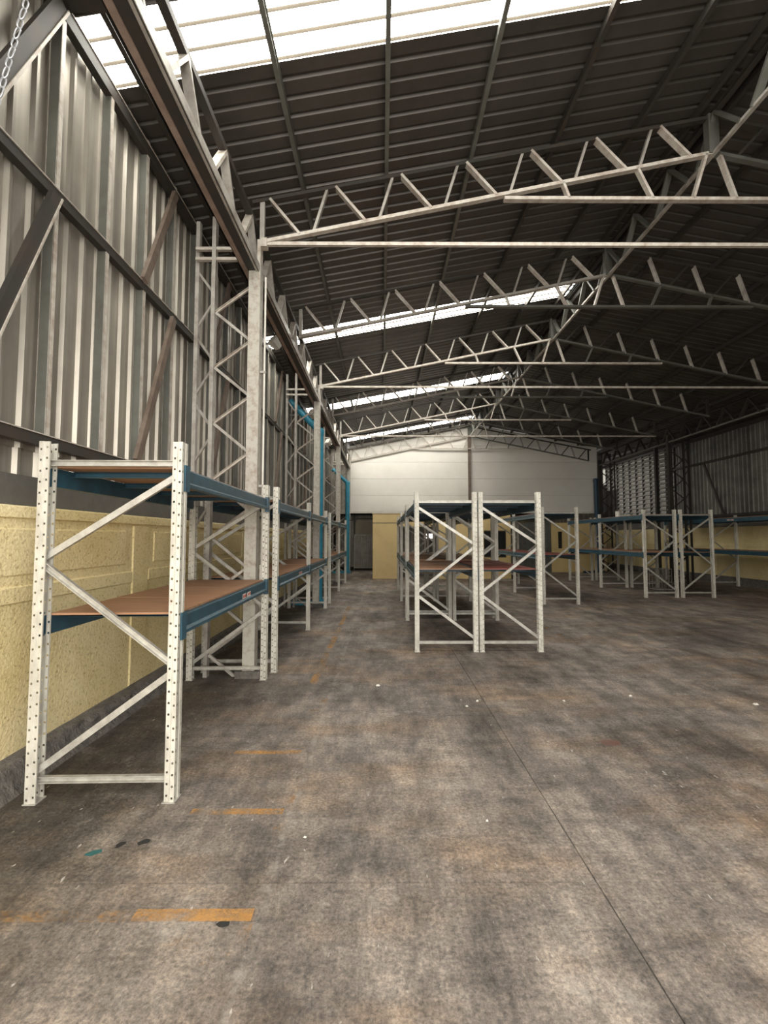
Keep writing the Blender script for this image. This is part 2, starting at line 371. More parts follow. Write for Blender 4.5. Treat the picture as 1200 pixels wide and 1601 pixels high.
for yy in ks:
    a = XL+.085+.02*kn(yy,0,1.3); r = []
    for j, (dx, z) in enumerate(((-.11, .205), (-.0, .188), (.022, .155), (.03, .115), (.048, .075), (.06, .035), (.09, 0.0))):
        amp = 0 if j in (0, 6) else 1
        r.append((a+dx+amp*(.018*kn(yy,j,9)+.010*kn(yy,j+9,24)), yy, z+amp*(.012*kn(yy,j+20,6))))
    prof_k.append(r)
for p0, p1 in zip(prof_k, prof_k[1:]):
    for j in range(6): m.quad([p0[j], p0[j+1], p1[j+1], p1[j]])
m.put('kerb', M['kerb'], wall_left)

wall_right = struct('wall_right')
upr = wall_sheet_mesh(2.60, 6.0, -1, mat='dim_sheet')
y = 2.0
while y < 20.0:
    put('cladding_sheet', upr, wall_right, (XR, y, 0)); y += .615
for z in (2.62, 4.82, 5.85):
    m = MB(); m.chan((XR-.06, 2, z), (XR-.06, 20.4, z), .06, .09, .006); m.put('girt', M['dark_steel'], wall_right)
for i in range(4):
    m = MB(); m.bar((XR-.09, 8.2+3.4*i, 4.8), (XR-.09, 7.2+3.4*i, 2.66), .04, .08, up=(0,1,0)); m.put('diagonal_brace', M['dark_steel'], wall_right)
B(XR-.02, XR+.3, 2, 27, .25, 2.16).put('roughcast_base', M['stucco'], wall_right)
B(XR+.06, XR+.3, 2, 27, 2.16, 2.62).put('concrete_band', M['band'], wall_right)
B(XR-.14, XR+.02, 2, 27, 0, .27).put('kerb', M['kerb'], wall_right)
for i in range(7):
    mould(XR-.02, XR-.05, 6.4+2.9*i, 6.65+2.9*i, .26, 2.1, wall_right, -1, M['stucco'])
mould(XR-.02, XR-.045, 2, 27, 1.40, 1.50, wall_right, -1, M['stucco'])
# louvred grille in the rear part of the right wall
y0g, y1g, z0g, z1g = 20.35, 26.6, 2.6, 5.93
ncol, nrow = 10, 16
dy, dz = (y1g-y0g)/ncol, (z1g-z0g)/nrow
bl = MB(); bl.prof((0,.02,0), (0,dy-.03,0), [(-.075,-.10),(-.065,-.105),(.075,.085),(.065,.09)], up=(0,0,1))
blm = bl.mesh('louvre_blade', M['steel'])
for i in range(ncol):
    for j in range(nrow):
        if i >= 8 and j < 9: continue
        put('louvre_blade', blm, wall_right, (XR, y0g+i*dy+.005, z0g+(j+.5)*dz))
for i in range(ncol+1):
    B(XR-.05, XR+.05, y0g+i*dy-.03, y0g+i*dy+.03, z0g, z1g).put('louvre_mullion', M['dark_steel'], wall_right)
for j in range(0, nrow+1):
    B(XR-.02, XR+.02, y0g, y1g, z0g+j*dz-.012, z0g+j*dz+.012).put('louvre_rail', M['dark_steel'], wall_right)
B(XR-.03, XR+.01, y0g+8*dy, y1g, z0g, z0g+9*dz).put('blanking_panel', M['dark_steel'], wall_right)

B(XR, XR+.05, y1g, 27.3, 0.2, 4.9).put('end_panel', M['dark_steel'], wall_right)
# back wall: smooth pale panels above, open below
wall_back = struct('wall_back')
xb0, xb1 = -1.66, 10.98
def clip_roof(x): return roof_z(x)-.02
rows = [3.06, 3.9, 4.75, 5.6, 6.45, 7.7]
for z0, z1 in zip(rows, rows[1:]):
    for xa, xc in ((xb0, XRIDGE-.005), (XRIDGE+.005, xb1)):
        n = 24; pts_b = []; pts_t = []
        for i in range(n+1):
            x = xa + (xc-xa)*i/n; top = min(z1-.008, clip_roof(x))
            if top > z0+.01: pts_b.append((x, z0)); pts_t.append((x, top))
        if len(pts_b) < 2: continue
        m = MB()
        for (x0, za), (x1, zb), (_, ta), (_, tb) in zip(pts_b, pts_b[1:], pts_t, pts_t[1:]):
            m.quad([(x0,YB,za),(x1,YB,zb),(x1,YB,tb),(x0,YB,ta)]); m.quad([(x0,YB+.05,za),(x0,YB+.05,ta),(x1,YB+.05,tb),(x1,YB+.05,zb)])
            m.quad([(x0,YB,za),(x0,YB+.05,za),(x1,YB+.05,zb),(x1,YB,zb)])
        m.put('wall_panel', M['back_panel'], wall_back)
B(xb0, xb1, YB+.05, YB+.15, 2.98, 7.0).put('backing', M['band'], wall_back)
B(xb0, xb1, YB-.03, YB+.02, 2.98, 3.05).put('bottom_trim', M['cap'], wall_back)
B(XRIDGE-.07, XRIDGE+.07, YB-.09, YB, 2.5, 7.35).put('post', M['rust_steel'], wall_back)
# lower rear walls and annex behind
lw = struct('wall_rear')
gm = MB()
def xz_sheet(x0, x1, y, z0, z1, p=.2, dep=.03):
    m = MB(); pts = []; x = x0
    while x < x1-1e-6:
        e = min(x+p, x1); pts += [(x,0),(x+(e-x)*.62,0),(x+(e-x)*.7,dep),(x+(e-x)*.86,dep),(x+(e-x)*.94,0)]; x = e
    pts.append((x1,0))
    for (a, da), (b_, db) in zip(pts, pts[1:]): m.quad([(a,y-da,z0),(b_,y-db,z0),(b_,y-db,z1),(a,y-da,z1)])
    return m
xz_sheet(XL-.15, xb0, YB+.06, 2.95, 6.3).put('corner_sheet', M['wall_sheet'], wall_back)
xz_sheet(xb1, 11.3, YB+.06, 2.95, 6.1).put('corner_sheet', M['dim_sheet'], wall_back)
x = 5.6
while x < 8.5:
    xz_sheet(x, min(x+.6, 8.58), YB+.1, 0, 2.6).put('cladding_sheet', M['stud'], lw); x += .6
for x0, x1, z0, z1 in ((8.6, 8.95, 0, 2.5), (9.17, 11.4, 0, 2.5), (8.95, 9.17, 2.05, 2.5), (8.95, 9.17, 0, 1.2)):
    B(x0, x1, YB+.1, YB+.25, z0, z1).put('yellow_panel', M['yellow_flat'], lw)
B(8.95, 9.17, YB+.2, YB+.22, 1.2, 2.05).put('window_pane', M['glass'], lw)
B(9.45, 10.5, YB+.02, YB+.1, .95, 1.05).put('ledge', M['dark_steel'], lw)
x = XL-.2
while x < 13.4:                      # far wall of the annex
    for z0, z1 in (((0, 3.2),) if not (2.3 < x+.3 < 2.91) else ((0, 1.7), (1.98, 3.2))):
        xz_sheet(x, x+.6, 27.3, z0, z1).put('cladding_sheet', M['wall_sheet'], lw)
    x += .6
for x0, x1, z0, z1 in ((10.9, 13.24, 3.2, 6.2),):
    xz_sheet(x0, x1, 27.3, z0, z1).put('upper_cladding_sheet', M['stud'], lw)
B(XL-.2, 11.0, YB+.15, 27.3, 3.1, 3.2).put('annex_roof', M['band'], lw)
m = MB(); m.box(XL-.2, XL-.1, 23.0, 27.3, 0, 3.15); m.put('annex_side', M['band'], lw)

# unseen front wall behind the camera, added to keep the right half dark
added_front_wall = struct('added_front_wall')
x = 5.2
while x < 13.3:
    xz_sheet(x, x+.6, YF, 0, min(roof_z(x), roof_z(x+.6))-.02).put('cladding_sheet', M['wall_sheet'], added_front_wall); x += .6
m = MB(); m.box(XR, XR+.1, YF, 2.0, 0, 5.9); m.put('added_side_return', M['band'], added_front_wall)
B(-40, 40, -40, -6, -.2, -.02).put('yard', M['asphalt'], added_front_wall)
B(15.6, 15.8, 14, 34, 0, 7.5).put('added_backdrop_wall', M['backdrop'], added_front_wall)  # backdrop added outside to dim the sky seen through the louvres

# ================= STEEL FRAME =================
def truss_meshes():
    """left half of the roof truss, local x from column (0) to ridge"""
    out = []
    x0, x1 = -1.62, XRIDGE; sl = .200
    zb = lambda x: 5.65 + (x-x0)*(6.92-5.65)/(x1-x0)
    zt = lambda x: 6.22 + (x-x0)*(7.42-6.22)/(x1-x0)
    return x0, x1, zb, zt
tx0, tx1, zb, zt = truss_meshes()
def pm(fn, name, mat):
    m = MB(); fn(m); return (name, m.mesh(name, mat))
def truss_set(lit):
    T = []
    def bp(name, p, q, a, c, mat, up=(0,0,1)):
        m = MB(); m.bar(p, q, a, c, up); T.append((name, m.mesh(name, M[mat])))
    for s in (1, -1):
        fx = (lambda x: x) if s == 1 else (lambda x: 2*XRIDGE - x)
        ch = ('light_steel' if lit else 'steel') if s == 1 else 'stud'  # shade put into the steel colour: right half and unlit trusses darker
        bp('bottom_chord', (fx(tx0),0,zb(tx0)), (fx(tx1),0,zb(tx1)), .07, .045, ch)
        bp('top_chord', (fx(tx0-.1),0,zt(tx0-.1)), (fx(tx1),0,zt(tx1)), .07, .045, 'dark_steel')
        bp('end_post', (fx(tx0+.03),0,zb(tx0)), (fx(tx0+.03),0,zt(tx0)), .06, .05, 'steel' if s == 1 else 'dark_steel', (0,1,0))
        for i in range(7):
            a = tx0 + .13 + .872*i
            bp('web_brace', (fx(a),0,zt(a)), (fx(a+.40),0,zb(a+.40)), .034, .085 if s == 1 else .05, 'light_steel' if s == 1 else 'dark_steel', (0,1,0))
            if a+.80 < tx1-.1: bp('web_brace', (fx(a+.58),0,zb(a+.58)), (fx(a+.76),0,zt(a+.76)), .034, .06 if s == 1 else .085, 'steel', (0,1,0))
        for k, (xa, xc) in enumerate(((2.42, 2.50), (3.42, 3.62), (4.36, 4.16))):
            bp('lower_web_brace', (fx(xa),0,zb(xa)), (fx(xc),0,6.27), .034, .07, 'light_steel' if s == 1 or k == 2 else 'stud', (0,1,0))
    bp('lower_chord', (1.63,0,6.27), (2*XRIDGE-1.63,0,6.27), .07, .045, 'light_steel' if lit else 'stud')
    bp('king_post', (XRIDGE,0,6.9), (XRIDGE,0,7.45), .14, .10, 'stud', (0,1,0))
    return T
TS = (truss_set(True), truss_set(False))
m = MB(); m.bar((tx0-.0,0,5.64), (2*XRIDGE-tx0,0,5.64), .045, .045); m.box(-1.60, -1.52, -.05, .05, 5.58, 5.70); TIE = m.mesh('tie_rod', M['light_steel'])
TY = [5.80, 8.62, 11.50, 14.33, 17.15, 20.0, 22.78]
names = ['nearest the camera, with a pale tie bar under it', 'second from the camera, between the first two columns', 'third from the camera, over the first blue downpipe', 'fourth from the camera, past the second bright skylight',
         'fifth from the camera, over the third pair of columns', 'sixth from the camera, last one clear of the back wall', 'standing flat against the pale back wall']
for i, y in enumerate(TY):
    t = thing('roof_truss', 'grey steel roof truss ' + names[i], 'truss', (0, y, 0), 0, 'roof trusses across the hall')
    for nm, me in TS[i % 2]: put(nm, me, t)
    if i % 2 == 0 and i < 6: put('tie_rod', TIE, t)

# longitudinal girders: left eave, right eave, ridge
def girder(name, label, x, zlo, zhi, y0, y1, matc, matw, off, double=False, thin=False):
    t = thing(name, label, 'girder', (x, y0, zlo), 0)
    L = y1-y0; H = zhi-zlo
    if double:
        m = MB(); m.box(-.10, .09, 0, L, -.035, .04); m.put('bottom_chord', M['dark_steel'], t)
        m = MB(); m.box(-.12, -.055, 0, L, -.05, -.036); m.box(-.12, -.112, 0, L, -.05, .05); m.put('chord_flange', matc, t)
        m = MB(); m.box(.05, .075, 0, L, -.05, -.036); m.box(.088, .096, 0, L, -.05, .05); m.put('chord_lip', M['steel'], t)
    else:
        m = MB(); m.bar((0,0,0), (0,L,0), .05 if thin else .075, .04 if thin else .05); m.put('bottom_chord', matc, t)
    m = MB(); m.chan((0,0,H), (0,L,H), .075, .07, .006, side=-1); m.put('top_chord', M['dark_steel'], t)
    y = off
    A = MB(); A.bar((0,0,0), (0,.40,H-.03), .09, .035, (0,1,0)); A = A.mesh('web_brace', matw)
    Bm = MB(); Bm.bar((0,0,H-.03), (0,.37,0), .09, .035, (0,1,0)); Bm = Bm.mesh('web_brace', M['steel'] if double else matw)  # left eave: falling webs greyer, their shade put into the colour
    while y < L-.6:
        if y > 0: put('web_brace', A, t, (0, y, 0))
        put('web_brace', Bm, t, (0, y+.40, 0)); y += .96
    return t
girder('eave_girder', 'rusty brown longitudinal girder running above the left row of columns', -1.70, 5.28, 5.90, -1.2, 22.8, M['rusty_flange'], M['light_steel'], .62, True)
girder('eave_girder', 'dark longitudinal girder running above the right row of columns', 11.0, 5.40, 5.95, 3, 22.8, M['stud'], M['dark_steel'], .3)
girder('ridge_girder', 'longitudinal girder hanging under the roof ridge', XRIDGE, 6.90, 7.45, .2, 22.7, M['steel'], M['stud'], .3, thin=True)

# columns
def column(y, label, side=1, x=-1.67, group='latticed steel columns', zt_=5.6):
    t = thing('steel_column', label, 'column', (x, y, 0), 0, group)
    s = side
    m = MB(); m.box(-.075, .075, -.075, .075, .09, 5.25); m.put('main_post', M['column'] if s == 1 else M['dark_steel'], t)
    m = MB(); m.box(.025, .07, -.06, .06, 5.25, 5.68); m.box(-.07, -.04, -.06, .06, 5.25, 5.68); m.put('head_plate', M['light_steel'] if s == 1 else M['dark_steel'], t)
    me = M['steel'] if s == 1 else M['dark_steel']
    m = MB(); m.chan((-s*.55,0,.0), (-s*.55,0,6.0), .05, .09, .006, up=(0,1,0)); m.put('rear_post', me, t)
    m = MB(); m.chan((-s*.80,.08,.0), (-s*.80,.08,6.0), .05, .07, .006, up=(0,1,0)); m.put('rear_post', me, t)
    z = 5.05; k = 0
    m1 = MB(); m1.chan((-s*.52,0,0), (-s*.08,0,.33), .03, .035, .004, up=(0,0,1)); m1 = m1.mesh('lacing_bar', M['light_steel'] if s == 1 else M['dark_steel'])
    m2 = MB(); m2.chan((-s*.08,0,0), (-s*.52,0,.36), .03, .035, .004, up=(0,0,1)); m2 = m2.mesh('lacing_bar', me)
    while z > .6:
        put('lacing_bar', m1, t, (0,0,z-.33)); put('lacing_bar', m2, t, (0,0,z-.33-.37)); z -= .74
    m3 = MB(); m3.bar((-s*.57,.02,0), (-s*.79,.07,.3), .02, .03); m3 = m3.mesh('lacing_bar', me)
    m4 = MB(); m4.bar((-s*.79,.07,0), (-s*.57,.02,.3), .02, .03); m4 = m4.mesh('lacing_bar', me)
    z = 5.3
    while z > 2.4:
        put('lacing_bar', m3, t, (0,0,z-.3)); put('lacing_bar', m4, t, (0,0,z-.75)); z -= .9
    for zz in (5.58, 5.44):
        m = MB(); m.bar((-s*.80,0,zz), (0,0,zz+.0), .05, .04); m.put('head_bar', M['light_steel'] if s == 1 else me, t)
    m = MB(); m.v = []; m.box(-.16, .16, -.10, .14, 0, .09); m.put('plinth', M['kerb'], t)
    return t
column(5.82, 'pale latticed steel column between the first two racks, nearest the camera')
column(11.52, 'pale latticed steel column behind the nearer blue downpipe')
column(17.2, 'pale latticed steel column at the far end of the left racks')
column(22.7, 'pale latticed steel column in the back left corner')
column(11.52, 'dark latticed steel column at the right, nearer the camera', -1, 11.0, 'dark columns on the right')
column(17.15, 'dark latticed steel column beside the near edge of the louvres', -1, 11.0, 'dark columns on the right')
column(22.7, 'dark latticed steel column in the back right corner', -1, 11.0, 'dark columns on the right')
t = thing('steel_post', 'dark post standing in front of the louvres on the right', 'post', (12.6, 20.6, 0))
B(-.07, .07, -.06, .06, 0, 5.95).put('shaft', M['dark_steel'], t); B(-.2, .2, -.18, .18, 0, .03).put('base_plate', M['dark_steel'], t)

# blue downpipes
def downpipe(x, y, ztop, label, up_pt=None, mt='blue_pipe'):
    t = thing('downpipe', label, 'pipe', (x, y, 0), 0, 'blue downpipes')
    m = MB(); m.tube([(0,0,.06), (0,0,ztop-.03)], .105, 14); m.put('vertical_pipe', M[mt], t, smooth=False)
    m = MB(); m.lathe([(.118,-.09),(.125,0),(.12,.06),(.09,.10)], (0,0,ztop), 14); m.put('elbow', M[mt], t)
    if up_pt:
        m = MB(); m.tube([(0,0,ztop+.02), up_pt], .085, 12); m.put('sloped_pipe', M[mt], t)
    m = MB(); m.box(-.16, .16, -.14, .14, 0, .14); m.box(-.70, -.16, -.06, .10, 0, .10); m.put('base_block', M[mt], t)
    return t
downpipe(-1.66, 11.9, 4.55, 'blue downpipe with a sloping upper pipe beside the middle left racks', (-.80, .0, .84+4.55))
downpipe(-1.72, 22.45, 4.45, 'blue downpipe in the back left corner beside the pale wall', (-.75, .0, .70+4.45))
downpipe(10.68, 22.45, 4.6, 'dark blue downpipe at the right edge of the back wall', None, 'navy_pipe')

# conduit on first column
t = thing('conduit', 'thin white conduit with a thick end socket, on the nearest column', 'pipe', (-1.545, 5.83, 0))
m = MB(); m.tube([(0,0,1.38), (0,0,5.2)], .013, 8); m.put('thin_tube', M['white'], t)
m = MB(); m.tube([(0,0,1.2), (0,0,1.4)], .028, 10); m.put('end_socket', M['white'], t)
for i, zc in enumerate((2.4, 3.9)):
    B(-.05, .02, -.02, .02, zc, zc+.03).put('clip', M['steel'], t)
# floodlights
def flood(x, y, z, lab):
    t = thing('floodlight', lab, 'lamp', (x, y, z), 0, 'floodlights by the left girder')
    m = MB(); m.v = [(-.09,-.10,-.11),(.09,-.10,-.11),(.09,-.10,.11),(-.09,-.10,.11),(-.05,.10,-.07),(.05,.10,-.07),(.05,.10,.07),(-.05,.10,.07)]
    m.f = [(0,1,2,3),(0,4,5,1),(1,5,6,2),(2,6,7,3),(3,7,4,0),(4,7,6,5)]; m.m = [0]*6
    h = m.put('housing', M['white'], t, None, (math.radians(-35), 0, math.radians(-35)))
    B(-.075, .075, -.108, -.101, -.09, .09).put('lens', M['cap'], h)
    m = MB(); m.bar((0,0,0), (-(x+2.6),0,-.02), .03, .03); m.bar((-.1,0,-.12), (-.1,0,.12), .02, .02); m.put('bracket', M['steel'], t)
flood(-2.05, 8.55, 5.50, 'white floodlight on a bracket past the nearest left column')
flood(-1.95, 12.6, 5.22, 'white floodlight above the sloping blue pipe')
flood(-1.95, 16.4, 5.22, 'small white floodlight near the far left columns')
# thin cables under the eave
for i, (x, z) in enumerate(((-2.28, 6.20), (-2.2, 6.16), (-2.12, 6.22))):
    m = MB(); n = 24; pts = [(0, YF+.2+i*.1+j*1.0, -.03*math.sin(j*PI/3)**2) for j in range(n)]
    m.tube(pts, .007, 5, caps=False)
    o = m.put('cable', M['dark_steel'], None, (x, 0, z)); o['label'] = 'thin dark cable strung under the left eave, ' + ('the one nearest the wall', 'the middle and lowest one', 'the one nearest the girder')[i]; o['category'] = 'cable'; o['group'] = 'cables under the left eave'
# chain
t = thing('chain', 'steel link chain hanging at the upper left wall', 'chain', (-1.83, 2.25, 4.85))
lk = MB(); n = 14; R = 6; ring = []
for k in range(n):
    a = 2*PI*k/n; ring.append(Vector((.011*math.cos(a), 0, .026*math.sin(a) + (.008 if math.sin(a) > 0 else -.008))))
bidx = 0
for k in range(n):
    c = ring[k]; tg = (ring[(k+1) % n]-ring[k-1]).normalized(); nn = Vector((0,1,0)); bb = tg.cross(nn)
    for q in range(R):
        a = 2*PI*q/R; lk.v.append(tuple(c + nn*.0042*math.cos(a) + bb*.0042*math.sin(a)))
for k in range(n):
    for q in range(R):
        k2, q2 = (k+1) % n, (q+1) % R; lk.f.append((k*R+q, k*R+q2, k2*R+q2, k2*R+q)); lk.m.append(0)
lkm = lk.mesh('chain_link', M['chain'], smooth=True)
for i in range(22):
    put('chain_link', lkm, t, (-.0135*i*.9, 0, -.055*i), (0, math.radians(14), (PI/2)*(i % 2)*.75+.2))
m = MB(); m.tube([(0,0,.04),(0,0,1.3)], .006, 6); m.put('hanger_rod', M['steel'], t)

# ================= PALLET RACKS =================
H_UP = {}
def upright_mesh(h):
    """C-section upright with punched faces. Open towards +X (inside of frame). u: 0 outer .. .065 inner ; v: -.045..+.045"""
    if h in H_UP: return H_UP[h]
    m = MB(); p = .075; n = int(h/p)
    strips = []   # (point a, point b) in plan, punched?
    P = [(.068,-.030),(.068,-.041),(.036,-.041),(.030,-.047),(.0,-.047),(.0,-.018),(.006,-.012),(.006,.012),(.0,.018),(.0,.047),(.030,.047),(.036,.041),(.068,.041),(.068,.030)]
    punched = {1: 1, 3: 1, 4: 0, 8: 1, 9: 1, 11: 1, 6: 0}
    pf = {1, 3, 4, 8, 9, 11}
    for i in range(len(P)-1):
        a = Vector((*P[i], 0)); b = Vector((*P[i+1], 0)); w_ = (b-a).length; d = (b-a)/w_
        if i in pf and w_ > .02:
            off = 0.0 if i in (3, 9, 4, 8) else p/3
            hw = .0062; c = (a+b)/2
            for k in range(n):
                z0, z1 = k*p, (k+1)*p if k < n-1 else h
                zc = z0 + .03 + off*.6; hh = .007
                o = [a+Vector((0,0,z0)), b+Vector((0,0,z0)), b+Vector((0,0,z1)), a+Vector((0,0,z1))]
                q = [c-d*hw+Vector((0,0,zc-hh)), c+d*hw+Vector((0,0,zc-hh)), c+d*hw+Vector((0,0,zc+hh)), c-d*hw+Vector((0,0,zc+hh))]
                bi = len(m.v); m.v += [tuple(v) for v in o+q]
                for e in range(4):
                    f = (e+1) % 4; m.f.append((bi+e, bi+f, bi+4+f, bi+4+e)); m.m.append(0)
        else:
            m.quad([(a.x,a.y,0),(b.x,b.y,0),(b.x,b.y,h),(a.x,a.y,h)])
    # dark liner just inside, so the punched holes read dark
    me = m.mesh('upright', M['upright']); H_UP[h] = me; return me
FOOT = MB(); FOOT.box(-.008, .078, -.053, .053, 0, .006); FOOT = FOOT.mesh('foot_plate', M['brace'])
BR = {}
def brace_mesh(key, p, q, openf):
    if key in BR: return BR[key]
    m = MB(); m.chan(p, q, .030, .042, .005, up=(0,0,1) if abs(p[2]-q[2]) < .01 else (0,0,1), side=openf); me = m.mesh('brace', M['brace']); BR[key] = me; return me
def frame(t, y, W, h, mirror, lo):
    """end frame parts in thing t at local y: two uprights, two horizontals, three diagonals"""
    um = upright_mesh(h)
    a = put('upright', um, t, (-W/2, y, 0)); put('foot_plate', FOOT, a)
    b = put('upright', um, t, (W/2, y, 0), (0,0,PI)); put('foot_plate', FOOT, b)
    s = -1 if mirror else 1      # s=1: top diagonal starts on the left
    k = h/2.42; xi = W/2-.035
    zs = [2.22*k, 1.60*k, .87*k, .17*k]
    for z in (.14*k, 2.275*k):
        put('horizontal_brace', brace_mesh(('h', W), (-xi,0,0), (xi,0,0), 1), t, (0, y, z))
    for i in range(3):
        xa = -xi*s if i % 2 == 0 else xi*s
        o = put('diagonal_brace', brace_mesh(('d', W, h, mirror, i), (xa,0,zs[i]-.02), (-xa,0,zs[i+1]+.02), 1 if mirror else -1), t, (0, y+(-.012 if i % 2 else .012), 0))
BM = {}
def beam_mesh(L, s):
    if (L, s) in BM: return BM[(L, s)]
    m = MB(); P = [(0,-.065),(.055,-.065),(.055,-.042),(.034,-.026),(.034,.055),(.028,.065),(0,.065)]
    P = [(s*(a-.025), c) for a, c in P]
    if s < 0: P = P[::-1]
    m.prof((0,-L/2,0), (0,L/2,0), P); BM[(L, s)] = m.mesh('beam', M['blue'])
    return BM[(L, s)]
CN = MB(); CN.box(-.002, .004, -.035, .035, -.10, .085); CN.box(-.04, .004, -.036, -.031, -.10, .085); CN = CN.mesh('connector', M['blue'])
CNB = MB(); CNB.box(-.045, .045, -.02, .02, -.04, .02)
def stickers(beam, s, y):
    for i, dy in enumerate((0, .17)):
        m = MB(); x = .0235*s+.0*s
        xx = s*.0092
        m.box(min(xx, xx+s*.001), max(xx, xx+s*.001), -.065, .065, -.032, .022)
        k = m.put('sticker', [M['sticker_w'], M['sticker_r']], beam, (0, y+dy, 0)); k['label'] = 'white sticker with red blocks'
        # red blocks on the sticker
        for a in (-.05, -.018, .014, .038):
            m.box(min(xx, xx+s*.0016), max(xx, xx+s*.0016), a, a+.02, -.018 + .004*(i), .012, 1)
        k.data = m.mesh('sticker', M['sticker_w'], M['sticker_r'])
def rack(label, x0, ys, h, levels, mirror, group, board='board', W=.97, rotz=0, sticker=()):
    """x0 = left outer edge; ys = frame positions"""
    xc = x0 + W/2
    t = thing('pallet_rack', label, 'rack', (xc, ys[0], 0), rotz, group)
    for y in ys: frame(t, y-ys[0], W, h, mirror, 0)
    for bi, (ya, yb) in enumerate(zip(ys, ys[1:])):
        L = yb-ya-.094; yc = (ya+yb)/2-ys[0]
        for li, z in enumerate(levels):
            for s in (-1, 1):
                b = put('beam', beam_mesh(round(L, 3), s), t, (s*(W/2-.022), yc, z-.065))
                for e in (-1, 1):
                    c = put('beam_connector', CN, b, (s*.027, e*(L/2+.012), 0), (0,0, 0 if s > 0 else PI))
                if s == 1 and (bi, li) in sticker: stickers(b, 1, L*.12)
                if s == -1 and (bi, li, 'l') in sticker: stickers(b, -1, L*.12)
            nb = 3; bw = L/nb
            rnd = random.Random(hash((round(x0,1), bi, li)) & 255)
            for k in range(nb):
                key = ('bd', board, round(bw,3), round(W,2))
                if key not in BM:
                    m = MB(); m.box(-W/2+.05, W/2-.05, -bw/2+.003, bw/2-.003, 0, .014); BM[key] = m.mesh('shelf_board', M[board])
                put('shelf_board', BM[key], t, (0, yc-L/2+bw*(k+.5), z+.001), (0, rnd.uniform(-.004,.004), 0))
            for k in range(4):
                key = ('cb', round(W,2))
                if key not in BM:
                    m = MB(); m.chan((-W/2+.03,0,0), (W/2-.03,0,0), .05, .04, .004, up=(0,0,1)); BM[key] = m.mesh('cross_bar', M['blue'])
                put('cross_bar', BM[key], t, (0, yc-L/2+L*(.08+.28*k), z-.022))
    return t
G1 = 'pallet racks along the left wall'
rack('two-level pallet rack with plywood shelves at the left wall, nearest the camera', -2.345, [3.13, 5.70], 2.41, (1.215, 2.235), True, G1, rotz=math.radians(1.2), sticker={(0, 0)})
rack('two-bay pallet rack at the left wall between the nearest column and the blue downpipe', -2.345, [6.02, 8.72, 11.36], 2.42, (1.215, 2.235), True, G1, sticker={(0, 0)})
rack('two-bay pallet rack at the left wall beyond the blue downpipe', -2.345, [12.22, 14.85, 17.45], 2.42, (1.215, 2.235), True, G1)
G2 = 'back to back racks in the middle of the floor'
rack('front left rack of the back-to-back pair in the middle of the floor', .505, [7.06, 9.69], 2.46, (1.25, 2.315), False, G2)
rack('front right rack of the back-to-back pair in the middle of the floor', 1.50, [7.06, 9.69], 2.46, (1.25, 2.315), False, G2, board='red_board')
rack('rear left two-bay rack behind the middle back-to-back pair', .505, [9.98, 12.6, 15.2], 2.46, (1.25, 2.315), False, G2)
rack('rear right two-bay rack behind the middle back-to-back pair', 1.50, [9.98, 12.6, 15.2], 2.46, (1.25, 2.315), False, G2)
rack('rack with red-brown shelves just right of the middle pair', 4.22, [11.98, 14.6, 17.2], 2.56, (1.29, 2.41), False, 'racks on the right half of the floor', board='red_board')
rack('left rack of the back-to-back pair in front of the louvres', 7.66, [13.27, 15.97, 18.6], 2.57, (1.31, 2.42), False, 'racks on the right half of the floor')
rack('right rack of the back-to-back pair in front of the louvres', 8.74, [13.27, 15.97, 18.6], 2.57, (1.31, 2.42), True, 'racks on the right half of the floor')
rack('long dark rack standing along the right wall', 11.88, [13.65, 16.35, 19.0], 2.56, (1.31, 2.42), True, 'racks on the right half of the floor', sticker={(0, 1, 'l')})

# ================= BACK OFFICE, GATE, SMALL THINGS =================
t = thing('office_block', 'low yellow office block with a white cap behind the middle racks', 'office', (0, 19.35, 0))
for x0, x1, z0, z1 in ((-.40, .66, 0, 2.78), (.66, 2.40, 2.22, 2.78), (2.40, 3.85, 0, 2.78), (3.85, 5.50, 2.05, 2.78), (3.85, 4.35, 0, 2.05), (5.30, 5.50, 0, 2.05), (4.35, 5.30, 0, .9)):
    B(x0, x1, 0, .15, z0, z1).put('wall_section', M['yellow_flat'], t)
B(-.40, -.25, .15, 2.6, 0, 2.78).put('side_wall', M['yellow_flat'], t)
B(5.35, 5.50, .15, 2.6, 0, 2.78).put('side_wall', M['yellow_flat'], t)
B(-.44, 5.54, -.04, 2.65, 2.78, 2.90).put('roof_cap', M['cap'], t)
B(-.41, 1.0, -.012, .0, 2.36, 2.385).put('groove_trim', M['band'], t)
fr = B(4.35, 5.30, .04, .10, .9, 2.05).put('window', M['glass'], t)
m = MB(); m.box(4.35, 5.30, .02, .045, 1.99, 2.05); m.box(4.35, 5.30, .02, .045, .9, .96); m.box(4.80, 4.85, .02, .045, .96, 1.99); m.put('window_frame', M['dark_steel'], fr)

t = thing('sliding_gate', 'pale corrugated gate at the back left end of the hall', 'gate', (-1.55, 24.9, 0))
for i in range(3):
    xz_sheet(.05+.33*i, .05+.33*i+.325, 0, .14, 1.86, .11, .02).put('gate_sheet', M['gate'], t)
m = MB(); m.box(0, 1.09, -.03, .03, 1.86, 1.92); m.box(0, 1.09, -.03, .03, .08, .14); m.put('gate_rail', M['steel'], t)
for x in (0, 1.05): B(x, x+.04, -.03, .03, 0, 1.95).put('gate_post', M['steel'], t)
t = thing('notice_panel', 'beige blank panel above the corrugated gate', 'panel', (-1.0, 25.3, 2.35))
B(-.5, .5, 0, .03, -.46, .42).put('sheet', M['beige'], t)
m = MB(); m.box(-.54, .54, -.01, .04, .42, .47); m.box(-.54, -.5, -.01, .04, -1.0, .7); m.box(.5, .54, -.01, .04, -1.0, .7); m.put('surround', M['dark_steel'], t)
